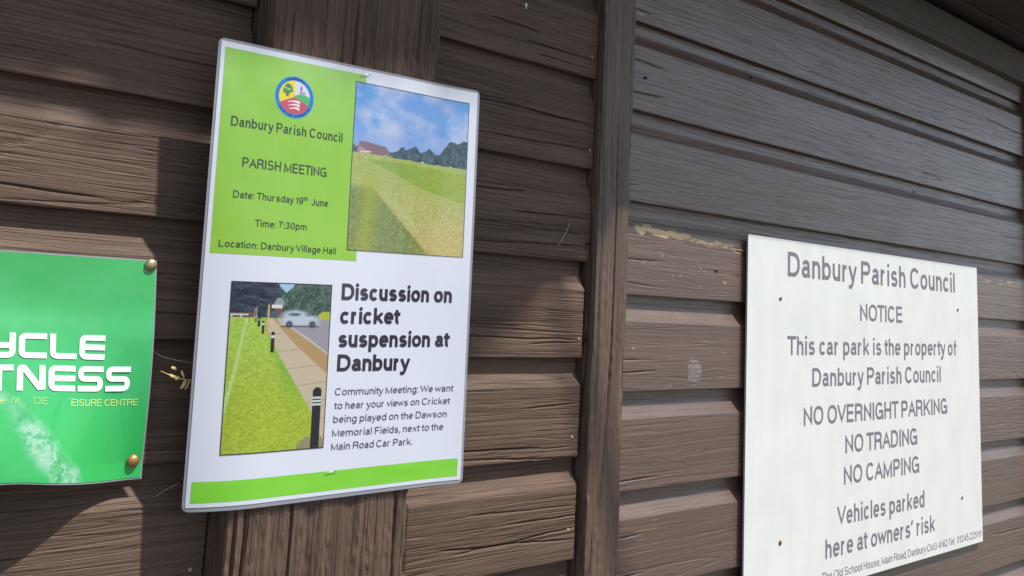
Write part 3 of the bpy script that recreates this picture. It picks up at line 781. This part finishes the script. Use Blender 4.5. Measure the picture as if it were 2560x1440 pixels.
# crest
CX, CY, CR = -.0729, .1689, .0212
def crest_fn(a, b):
    x = (a - .5) * 2; y = (.5 - b) * 2; r = np.hypot(x, y)
    c = np.zeros((len(a), 3)) + np.array([36, 128, 208.])
    c = blend(c, (120, 206, 196), r > .955)
    ins = r < .775; ang = np.degrees(np.arctan2(y - .03, x))
    c = blend(c, (248, 224, 44), ins & (x < 0)); c = blend(c, (228, 226, 246), ins & (x >= 0))
    c = blend(c, (84, 190, 110), ins & (x >= 0) & (y < .03 + .42 * x * (x < .25) + .105 * (x >= .25) - np.clip(x - .5, 0, 1) * .35 + .05))
    red = ins & (y < .03 - .47 * np.abs(x)); c = blend(c, (206, 86, 106), red)
    crown = ((np.hypot((x + .36) / .24, (y - .33) / .22) < 1 + .16 * np.sin(ang * .12)) | (np.hypot((x + .33) / .15, (y - .50) / .10) < 1)) & ~(np.hypot((x + .46) / .07, (y - .38) / .03) < 1) & ~(np.hypot((x + .30) / .08, (y - .34) / .03) < 1)
    c = blend(c, (74, 150, 104), crown)
    c = blend(c, (112, 86, 50), ((np.abs(x + .36) < .03) & (y > .02) & (y < .15)) | ((np.abs(x + .36) < .1) & (np.abs(y - .02) < .015)))
    c = blend(c, (92, 74, 132), poly_mask(x, y, [(.26, .40), (.31, .64), (.37, .40)]))
    c = blend(c, (150, 146, 176), poly_mask(x, y, [(.27, .41), (.36, .41), (.36, .22), (.25, .2)]))
    c = blend(c, (140, 138, 160), poly_mask(x, y, [(.38, .29), (.52, .30), (.55, .22), (.38, .22)]))
    for k in range(3):
        yc = -.24 - .155 * k; xo = .01 + .02 * k; s = 1 - .1 * k
        arc = yc + .06 - .55 * ((x - xo) / s) ** 2
        w = .018 + .045 * ss((x - xo + .3) / .6)
        c = blend(c, (252, 236, 244), (np.abs(y - arc) < w) & (x > xo - .34 * s) & (x < xo + .27 * s))
    return c
raster(PS, poster, 'crest', (CX - CR, CY - CR, CX + CR, CY + CR), 150, 150, crest_fn, M_print, .0002, mask=lambda a, b: np.hypot(a - .5, b - .5) < .5)
def arc_text(text, r, a0, a1, cap, w, flip):
    V = []; F = []; 
    cells = [c for c in text]; n = len(cells)
    for i, ch in enumerate(cells):
        if ch == ' ': continue
        t = math.radians(a0 + (a1 - a0) * (i + .5) / n)
        gw = .0021 if ch != 'I' else .0006
        v, f = text_geo(ch, -gw / 2, 0, gw / 2, 0, cap, w)
        o = len(V)
        for (x, y, k) in v:
            if flip: px, py = -x, -(y - cap / 2)
            else: px, py = x, y - cap / 2
            rr = r + py; tt = t - px / r
            V.append((CX + rr * math.cos(tt), CY + rr * math.sin(tt), k))
        F += [tuple(q + o for q in g_) for g_ in f]
    place(PS, V, F, .0004, 'crest_lettering', M_navy, poster)
arc_text('DANBURY', CR * .875, 118, 58, .0028, .0006, False)
arc_text('PARISH COUNCIL', CR * .875, 214, 334, .0028, .0006, True)
for (t, x0, y0, x1, y1, cap) in [('Danbury Parish Council', -0.13454, 0.13276, -0.0182, 0.13218, 0.0091), ('PARISH MEETING', -0.12123, 0.0956, -0.03386, 0.09531, 0.0091), ('Date: Thursday 19', -0.12786, 0.0665, -0.05747, 0.06629, 0.0066), ('th', -0.05696, 0.06972, -0.05287, 0.06979, 0.004), ('June', -0.04842, 0.06601, -0.03009, 0.06626, 0.0068), ('Time: 7:30pm', -0.10557, 0.04131, -0.05233, 0.04139, 0.0065), ('Location: Danbury Village Hall', -0.13762, 0.0208, -0.0184, 0.02038, 0.0064)]:
    lettering(PS, poster, t, x0, y0, x1, y1, cap, cap * .135, M_inkg)
for (t, x0, y0, x1, y1, cap) in [('Discussion on', -0.00912, -0.02413, 0.1269, -0.02389, 0.0163), ('cricket', -0.00944, -0.04737, 0.06194, -0.04717, 0.0161), ('suspension at', -0.01024, -0.0701, 0.12691, -0.07065, 0.0161), ('Danbury', -0.01015, -0.09322, 0.07664, -0.09415, 0.0163)]:
    lettering(PS, poster, t, x0, y0, x1, y1, cap, cap * .212, M_ink, xh=.75, sbf=.42)
M_body = plain('grey_body_ink', lin(84, 84, 102), .5, .3, lam=True)
for (t, x0, y0, x1, y1, cap) in [('Community Meeting: We want', -0.01087, -0.11607, 0.13467, -0.11726, 0.0069), ('to hear your views on Cricket', -0.01091, -0.12917, 0.13134, -0.13017, 0.0069), ('being played on the Dawson', -0.01105, -0.14203, 0.12749, -0.1437, 0.0069), ('Memorial Fields, next to the', -0.01145, -0.15504, 0.12398, -0.15672, 0.0069), ('Main Road Car Park.', -0.01182, -0.16778, 0.08512, -0.1692, 0.0069)]:
    lettering(PS, poster, t, x0, y0, x1, y1, cap, cap * .135, M_body)
def tube(pts, r, n=6):
    V = []; F = []
    P = [Vector(p) for p in pts]
    for i, p in enumerate(P):
        d = (P[min(i + 1, len(P) - 1)] - P[max(i - 1, 0)]).normalized(); a = d.orthogonal().normalized(); b = d.cross(a)
        rr = r[i] if isinstance(r, (list, tuple)) else r
        for k in range(n): t = 2 * math.pi * k / n; V.append(p + (a * math.cos(t) + b * math.sin(t)) * rr)
    for i in range(len(P) - 1):
        for k in range(n): F.append((i * n + k, i * n + (k + 1) % n, (i + 1) * n + (k + 1) % n, (i + 1) * n + k))
    F.append(tuple(range(n - 1, -1, -1))); F.append(tuple((len(P) - 1) * n + k for k in range(n)))
    return V, F
for (u, v, a) in [(.0042, .2054, .30), (-.0112, -.1880, .10)]:
    c = Vector(PS(u, v)); d = Vector((math.cos(a), 0, math.sin(a))) * .0058
    V, F = tube([c - d + Vector((0, .002, 0)), c - d - Vector((0, .0008, 0)), c - d * .9 - Vector((0, .0012, 0)), c + d * .9 - Vector((0, .0012, 0)), c + d - Vector((0, .0008, 0)), c + d + Vector((0, .002, 0))], .00026)
    mesh_obj('staple', [p - c for p in V], F, M_steel, poster, tuple(c), True)

# ------------------------------------------------------------------ the white notice board sign
SX0, SX1, SZ0, SZ1, SYF = .7215, 1.5405, -.4480, .1032, .0320
notice = empty('notice_sign', (1.13, SYF, -.17), 'large white rectangular parish council notice screwed to the right hand boards with grey lettering', 'sign')
def sheet_white():
    m, t, p = new_mat('weathered_white_panel'); N = t.nodes
    tc = N.new('ShaderNodeTexCoord'); mp = N.new('ShaderNodeMapping'); mp.inputs['Scale'].default_value = (22, 22, 11)
    n = N.new('ShaderNodeTexNoise'); n.inputs['Scale'].default_value = 1; n.inputs['Detail'].default_value = 6; n.inputs['Roughness'].default_value = .62
    n2 = N.new('ShaderNodeTexNoise'); n2.inputs['Scale'].default_value = 260; n2.inputs['Detail'].default_value = 2
    t.links.new(tc.outputs['Object'], mp.inputs[0]); t.links.new(mp.outputs[0], n.inputs['Vector']); t.links.new(tc.outputs['Object'], n2.inputs['Vector'])
    f = math_n(t, 'MULTIPLY_ADD', n.outputs[0], 2.4, -.62); cl = N.new('ShaderNodeClamp'); t.links.new(f, cl.inputs[0])
    c = mixc(t, cl.outputs[0], (.665, .685, .66), (.75, .77, .745))
    sp = math_n(t, 'GREATER_THAN', n2.outputs[0], .76)
    c = mixc(t, math_n(t, 'MULTIPLY', sp, .35), c, (.45, .47, .46))
    t.links.new(c, p.inputs['Base Color']); p.inputs['Roughness'].default_value = .42; p.inputs['Specular IOR Level'].default_value = .4
    return m
def panel(name, x0, x1, y0, y1, z0, z1, mat, edge, parent, bev=.0007, r=.0015):
    out = []
    for (cx, cz, a0) in [(x1 - r, z1 - r, 0), (x0 + r, z1 - r, 90), (x0 + r, z0 + r, 180), (x1 - r, z0 + r, 270)]:
        for k in range(4): a = math.radians(a0 + 30 * k); out.append((cx + r * math.cos(a), cz + r * math.sin(a)))
    n = len(out); V = [(x, y0, z) for x, z in out] + [(x, y1, z) for x, z in out]
    F = [tuple(range(n)), tuple(range(2 * n - 1, n - 1, -1))] + [(k, k + n, (k + 1) % n + n, (k + 1) % n) for k in range(n)]
    V2 = np.array(V) - (x0, y0, z0)
    o = mesh_obj(name, V2, F, mat, parent, (x0, y0, z0)); o.data.materials.append(edge)
    for q in o.data.polygons:
        if abs(q.normal.y) < .5: q.material_index = 1
    return o
M_pan = sheet_white(); M_panedge = plain('cut_panel_edge', (.33, .38, .44), .5)
panel('panel', SX0, SX1, SYF, SYF + .0030, SZ0, SZ1, M_pan, M_panedge, notice)
for cz_ in (SZ0 + .09, SZ1 - .09):                   # packers that hold the panel off the boards
    for cx_ in (SX0 + .0907, SX1 - .0937):
        v, f = box(-.012, .012, 0, .0048, -.012, .012); mesh_obj('packer', v, f, M_soffit, notice, (cx_, SYF + .0031, cz_))
SS = lambda u, v: (u, SYF, v)
for (t, x0, y0, x1, y1, cap) in [('Danbury Parish Council', .8306, .0450, 1.4344, .0462, .0395), ('NOTICE', 1.0583, -.0201, 1.2112, -.0198, .0299), ('This car park is the property of', .8308, -.0798, 1.4376, -.0788, .0298), ('Danbury Parish Council', .9044, -.1308, 1.3651, -.1298, .0301),
        ('NO OVERNIGHT PARKING', .8796, -.1917, 1.3903, -.1911, .0301), ('NO TRADING', 1.0078, -.2424, 1.2645, -.2424, .0303), ('NO CAMPING', 1.0031, -.2930, 1.2707, -.2932, .0303), ('Vehicles parked', .9815, -.3560, 1.2897, -.3565, .0300),
        ("here at owners' risk", .9454, -.4039, 1.3303, -.4043, .0300)]:
    lettering(SS, notice, t, x0, y0, x1, y1, cap, cap * .160, M_signink, .0003, xh=.74)
# address line: spaced so that its right end and its visible words fall where they stand
V, F = text_geo('Parish Office, The Old School House, Main Road, Danbury CM3 4NQ Tel:  01245 225111', .8150, -.4368, 1.5327, -.4377, .0128, .0014)
place(SS, V, F, .0003, 'lettering', M_signink, notice)
M_screw = plain('sign_screw', (.46, .47, .37), .45, .5, .6, noise=.5, nscale=500); M_rust = plain('rusty_screw', (.32, .15, .07), .7, .4, .2, noise=.5, nscale=500)
def screw(x, z, mat):
    o = mesh_obj('screw', *[(lambda vf: vf[0])(dome(.0042, .0012, 16)), dome(.0042, .0012, 16)[1]], mat, notice, (x, SYF - .0001, z), True)
    V, F = box(-.0027, .0027, -.0014, -.0009, -.0005, .0005); mesh_obj('screw_slot', V, F, M_hole, o, (x, SYF - .0001, z))
    V, F = box(-.0005, .0005, -.00142, -.0009, -.0027, .0027); mesh_obj('screw_slot', V, F, M_hole, o, (x, SYF - .0001, z))
screw(.8103, .0084, M_screw); screw(1.4457, .0126, M_screw); screw(.8151, -.3630, M_rust); screw(1.4490, -.3547, M_screw)

# ------------------------------------------------------------------ the green leisure poster at the left
def GY(u, v):
    b = .034 * ssf((-u - .01) / .085) * ssf(-v / .2) ** 1.2 + .007 * max(0, math.sin(math.pi * min(1, -v / .175))) * ssf(1 - (-u / .1))
    return .0372 - b
def GS(u, v):
    t = -v / .19; lift = .011 * ssf((-u - .02) / .1) * max(0, t) ** 2
    return (-.1795 + u + .0075 * t, GY(u, v), .0008 - .1915 * t + lift)
gp = empty('green_poster', GS(-.1, -.1), 'bright green laminated cycle fitness poster, curled and water stained, pinned left of the post', 'poster')
def gfn(a, b):
    u = (a - 1) * .30; v = -b * .19
    n = fbm(u * 40, v * 40, 81, 4)[:, None] - .5
    c = np.zeros((len(a), 3)) + np.array([84, 206, 134.])
    c = blend(c, (76, 192, 108), ss((.42 - b) / .12) * .8)
    c = blend(c, (112, 218, 156), np.exp(-((b - .30) / .07) ** 2) * .75)
    c = blend(c, (66, 206, 112), ss((b - .62) / .3) * .8)
    c = blend(c, (66, 200, 110), (b > .56) * ss((-u - .10) / .02) * .5)
    c = c + n * np.array([26, 14, 26.])
    # tide marks
    for (off, s) in ((0, 5), (1, 9)):
        e = (v + .045 + .010 * np.sin(u * 90 + off) + .010 * (fbm(u * 130, u * 0, 85 + s, 3) - .5) * 2)
        c = blend(c, (60, 176, 116), (np.abs(e) < .0006) * (u > -.045) * .55 * (off == 0)); 
        if off == 0: c = blend(c, (66, 208, 128), (e < 0) * (e > -.03) * (u > -.045) * .35)
    e = u + .098 - .006 * np.sin(v * 60) + .004 * (fbm(v * 130, v * 0, 92, 3) - .5) - np.clip(-v - .15, 0, 1) * .35
    c = blend(c, (60, 180, 96), (np.abs(e) < .0007) * (v < -.125) * .6); c = blend(c, (72, 214, 118), (e > 0) * (v < -.125) * .35)
    # delaminated whitish water damage running down to the right
    s = (u + .125) * .60 + (v + .102) * -.80          # along
    d = (u + .125) * .80 + (v + .102) * .60 + .010    # across
    wdt = .006 + .17 * np.clip(s, 0, .1) * (1 - .35 * ss((s - .05) / .05))
    m = ss((wdt - np.abs(d - .002 - .008 * (fbm(s * 90, s * 0, 93, 3) - .5))) / .013) * ss((s + .004) / .006) * ss((.118 - s) / .012)
    tex = fbm(u * 420, v * 420, 95, 4); tex2 = fbm(u * 130, v * 90, 96, 4)
    white = ss((tex * .65 + tex2 * .55 - .44) * 4.2)
    c = blend(c, (132, 200, 168), m * .6); c = blend(c, (206, 228, 218), m * white * (.35 + .75 * ss((fbm(u * 60, v * 60, 97, 3) - .4) * 5)))
    c = blend(c, (60, 176, 120), m * (tex2 < .33) * .5)
    edge = np.exp(-((d - wdt * .93) / .0016) ** 2) * m; c = blend(c, (228, 236, 236), edge * (.3 + tex))
    return c * np.array([.80, .955, .86]) * (1 - .0 * n)
raster(GS, gp, 'printed_sheet', (-.2985, -.1885, -.0013, -.0013), 330, 230, gfn, M_print, 0)
rect(GS, gp, 'laminate_pouch', (-.30, -.190, 0, 0), M_rim, -.0004, 70)
def wordrow(word, right, top, bot, w, pitch, lw):
    x = right
    for ch in word[::-1]:
        gw = lw if ch != 'I' else w
        V, F = text_geo(ch, x - gw, bot, x, bot, top - bot, w, 'sport')
        place(GS, V, F, .0007, 'lettering', M_white, gp); x -= gw + (pitch - lw)
wordrow('CYCLE', -.0422, -.0670, -.0874, .0046, .0236, .0212)
wordrow('FITNESS', -.0187, -.0930, -.1138, .0046, .0238, .0214)
M_yfade = plain('faded_yellow_ink', lin(150, 214, 130), .5)
lettering(GS, gp, 'EISURE CENTRE', -.0688, -.1256, -.0101, -.1262, .0055, .00062, M_yellow)
lettering(GS, gp, 'S +', -.1370, -.1238, -.1195, -.1240, .0055, .00062, M_yellow)
lettering(GS, gp, 'M', -.1150, -.1241, -.1095, -.1242, .0055, .0006, M_yfade)
lettering(GS, gp, 'DE', -.0985, -.1246, -.0880, -.1247, .0055, .0006, M_yfade)
def pin(u, v, mat, label):
    p = GS(u, v)
    V, F = dome(.0053, .0030, 18, 6); b = len(V)
    V = list(V) + [(.0056 * math.cos(2 * math.pi * k / 18), .0004, .0056 * math.sin(2 * math.pi * k / 18)) for k in range(18)]
    F = list(F) + [(b - 18 + k, b - 18 + (k + 1) % 18, b + (k + 1) % 18, b + k) for k in range(18)]
    o = mesh_obj('drawing_pin', V, F, mat, None, (p[0], p[1] - .0016, p[2]), True)
    return tag(o, label, 'drawing pin', 'brass drawing pins in the green poster')
def brass(name, c1, c2):
    m, t, p = new_mat(name); N = t.nodes; tc = N.new('ShaderNodeTexCoord'); n = N.new('ShaderNodeTexNoise'); n.inputs['Scale'].default_value = 420; n.inputs['Detail'].default_value = 4
    t.links.new(tc.outputs['Object'], n.inputs['Vector']); f = math_n(t, 'MULTIPLY_ADD', n.outputs[0], 4, -1.6); cl = N.new('ShaderNodeClamp'); t.links.new(f, cl.inputs[0])
    t.links.new(mixc(t, cl.outputs[0], c1, c2), p.inputs['Base Color']); t.links.new(math_n(t, 'MULTIPLY_ADD', cl.outputs[0], -.7, .95), p.inputs['Metallic']); p.inputs['Roughness'].default_value = .46
    return m
pin(-.0057, -.0046, brass('dull_brass', (.50, .42, .25), (.26, .22, .14)), 'dull brass drawing pin in the top corner of the green poster')
pin(-.0091, -.1742, brass('rusted_brass', (.50, .30, .12), (.34, .12, .05)), 'rust spotted orange brass drawing pin near the bottom of the green poster')

# ------------------------------------------------------------------ small bits caught on the wall
M_leaf = plain('dry_leaf', (.72, .54, .24), .7, .3, noise=.35, nscale=300); M_straw = plain('pale_straw', (.55, .50, .42), .6)
leaf = empty('dry_leaf_sprig', (-.150, .036, -.100), 'small curled dry yellow leaf sprig caught behind the left edge of the large poster', 'dry leaf')
V, F = tube([(-.1690, .036, -.0950), (-.160, .033, -.0990), (-.152, .030, -.1025), (-.139, .028, -.1045), (-.131, .030, -.1020)], [.0003, .0004, .0006, .0006, .0004])
mesh_obj('stalk', [Vector(p) - Vector((-.15, .03, -.10)) for p in V], F, M_leaf, leaf, (-.15, .03, -.10), True)
def leaflet(x, y, z, L, w, ang, curl):
    V = []; F = []; n = 9
    for i in range(n):
        t = i / (n - 1); ww = w * math.sin(math.pi * min(1, t * .92 + .06)) ** .8
        for s in (-1, 0, 1):
            lx = t * L; lz = s * ww * (1 + .25 * math.sin(9 * t + s)); ly = -curl * math.sin(t * math.pi) + .35 * abs(s) * ww
            V.append((lx * math.cos(ang) - lz * math.sin(ang), ly, lx * math.sin(ang) + lz * math.cos(ang)))
    for i in range(n - 1):
        for k in range(2): a = i * 3 + k; F.append((a, a + 3, a + 4, a + 1))
    mesh_obj('leaflet', V, F, M_leaf, leaf, (x, y, z), True)
leaflet(-.1610, .032, -.0985, .0130, .0016, -.35, .002); leaflet(-.1545, .030, -.1020, .0060, .0022, -.1, .001); leaflet(-.1420, .028, -.1045, .0110, .0020, -2.1, .002)
leaflet(-.1370, .028, -.1035, .0130, .0011, -2.0, .001); leaflet(-.1480, .030, -.0940, .0100, .0014, -1.15, .002); leaflet(-.1530, .031, -.0930, .0070, .0018, 2.7, .001)
def strand(pts, r, label, cat='straw', mat=None):
    c = Vector(pts[0]); V, F = tube(pts, r, 5)
    o = mesh_obj('straw' if cat == 'straw' else 'cobweb_strand', [p - c for p in V], F, mat or M_straw, None, tuple(c), True); return tag(o, label, cat)
leaf.location += Vector((-.0045, -.010, -.0005)); leaf.scale = (.8, .8, .8)
strand([(.3421, .0385, .0841), (.331, .0345, .069), (.3193, .0375, .0516)], .00032, 'thin pale straw stuck slanting on the board left of the narrow batten')
M_web = plain('grey_cobweb', (.42, .41, .39), .7)
strand([(-.1760, .040, -.0785), (-.166, .036, -.0850), (-.152, .034, -.0880), (-.138, .030, -.0905)], .00035, 'grey cobweb strand between the green poster and the large poster', 'cobweb', M_web)
strand([(-.1590, .038, -.2075), (-.150, .034, -.2010), (-.140, .030, -.1950)], .00022, 'thin cobweb strand under the lower left corner of the large poster', 'cobweb', M_web)
sp_v = []; sp_n = 14
for k in range(sp_n):
    t = 2 * math.pi * k / sp_n; rr = 1 + .25 * math.sin(3 * t) ; sp_v.append((.0021 * rr * math.cos(t), 0, .0030 * rr * math.sin(t) - (.002 if math.sin(t) < -.8 else 0)))
sp_v.append((0, -.0007, 0)); tag(mesh_obj('bird_dropping', sp_v, [(k, (k + 1) % sp_n, sp_n) for k in range(sp_n)], plain('chalky_splash', (.60, .64, .58), .8), None, (.2496, .0394, .3518)), 'tiny pale dropping splashed on the board at the top between post and batten', 'bird dropping')

# ------------------------------------------------------------------ unseen foliage added in front of the building to shade parts of the wall
added_tree = empty('added_tree', (2.3, -3.2, GZ), 'unseen leafy shade caster added in front of the building, with one long overhanging bough', 'added_tree')
M_bark = plain('bark', (.10, .08, .06), .9, noise=.4, nscale=30); M_lf = plain('leaf_green', (.055, .10, .025), .5, .4, noise=.3, nscale=8)
V, F = tube([(2.3, -3.2, GZ), (2.28, -3.2, .4), (2.2, -3.2, 1.6), (2.2, -4.2, 3.4), (2.3, -5.6, 4.6)], [.2, .17, .14, .09, .03], 12)
mesh_obj('added_trunk', [p - Vector((2.3, -3.2, GZ)) for p in V], F, M_bark, added_tree, (2.3, -3.2, GZ), True)
def wall_to_air(x, z, s): return Vector((x + SUN.x * s, .04 + SUN.y * s, z + SUN.z * s))
tip = wall_to_air(.26, .18, 1.15)
V, F = tube([Vector((2.21, -3.2, 1.6)), Vector((2.15, -2.4, 2.3)), Vector((1.7, -1.5, 2.75)), tip], [.06, .045, .03, .01], 8)
mesh_obj('added_branch', [p - Vector((2.2, -3, 2)) for p in V], F, M_bark, added_tree, (2.2, -3, 2), True)
# wall area the added leaves are shaped to shade, in wall coordinates
shade_poly = [(.150, .60), (.385, .60), (.395, .062), (.366, .045), (.318, .020), (.262, -.026), (.228, -.050), (.180, -.080), (.150, -.10)]
rs = np.random.RandomState(3); LV = []; LF = []
def add_leaf(c, L):
    d = Vector(rs.normal(size=3)).normalized(); e = d.orthogonal().normalized(); w = L * .55
    q = Vector(SUN).normalized(); 
    b = len(LV); LV.extend([c - d * L / 2, c + e * w / 2, c + d * L / 2, c - e * w / 2]); LF.append((b, b + 1, b + 2, b + 3))
for x, z, k in zip(rs.uniform(-.17, .16, 5000), rs.uniform(.135, .55, 5000), rs.uniform(.95, 1.35, 5000)):  # leaves added to shade the post above the poster
    if z > .142 + .012 * math.sin(x * 50): add_leaf(wall_to_air(x, z, k), .034)
px = rs.uniform(.14, .40, 16000); pz = rs.uniform(-.12, .60, 16000); ins = poly_mask(px, pz, shade_poly) > 0
for x, z, k in zip(px[ins], pz[ins], rs.uniform(.95, 1.35, ins.sum())):
    add_leaf(wall_to_air(x, z, k), .034)
# ragged leaf fringe added to shade the top of the left bay
fx = rs.uniform(-.42, -.16, 900); fz = rs.uniform(.135, .40, 900)
for x, z, k in zip(fx, fz, rs.uniform(1.2, 1.6, 900)):
    if z > .145 + .025 * math.sin(x * 40) + .02 * math.sin(x * 90): add_leaf(wall_to_air(x, z, k), .04)
for i in range(9000):
    d = Vector(rs.normal(size=3)).normalized() * (rs.uniform(.2, 1) ** .5); add_leaf(Vector((2.6 + d.x * 2.2, -6.6 + d.y * 1.9, 5.2 + d.z * 1.9)), .12)
o = mesh_obj('crown', LV, LF, M_lf, added_tree, (0, 0, 0)); o['kind'] = 'stuff'  # crown leaves plus the clusters added to shade the wall
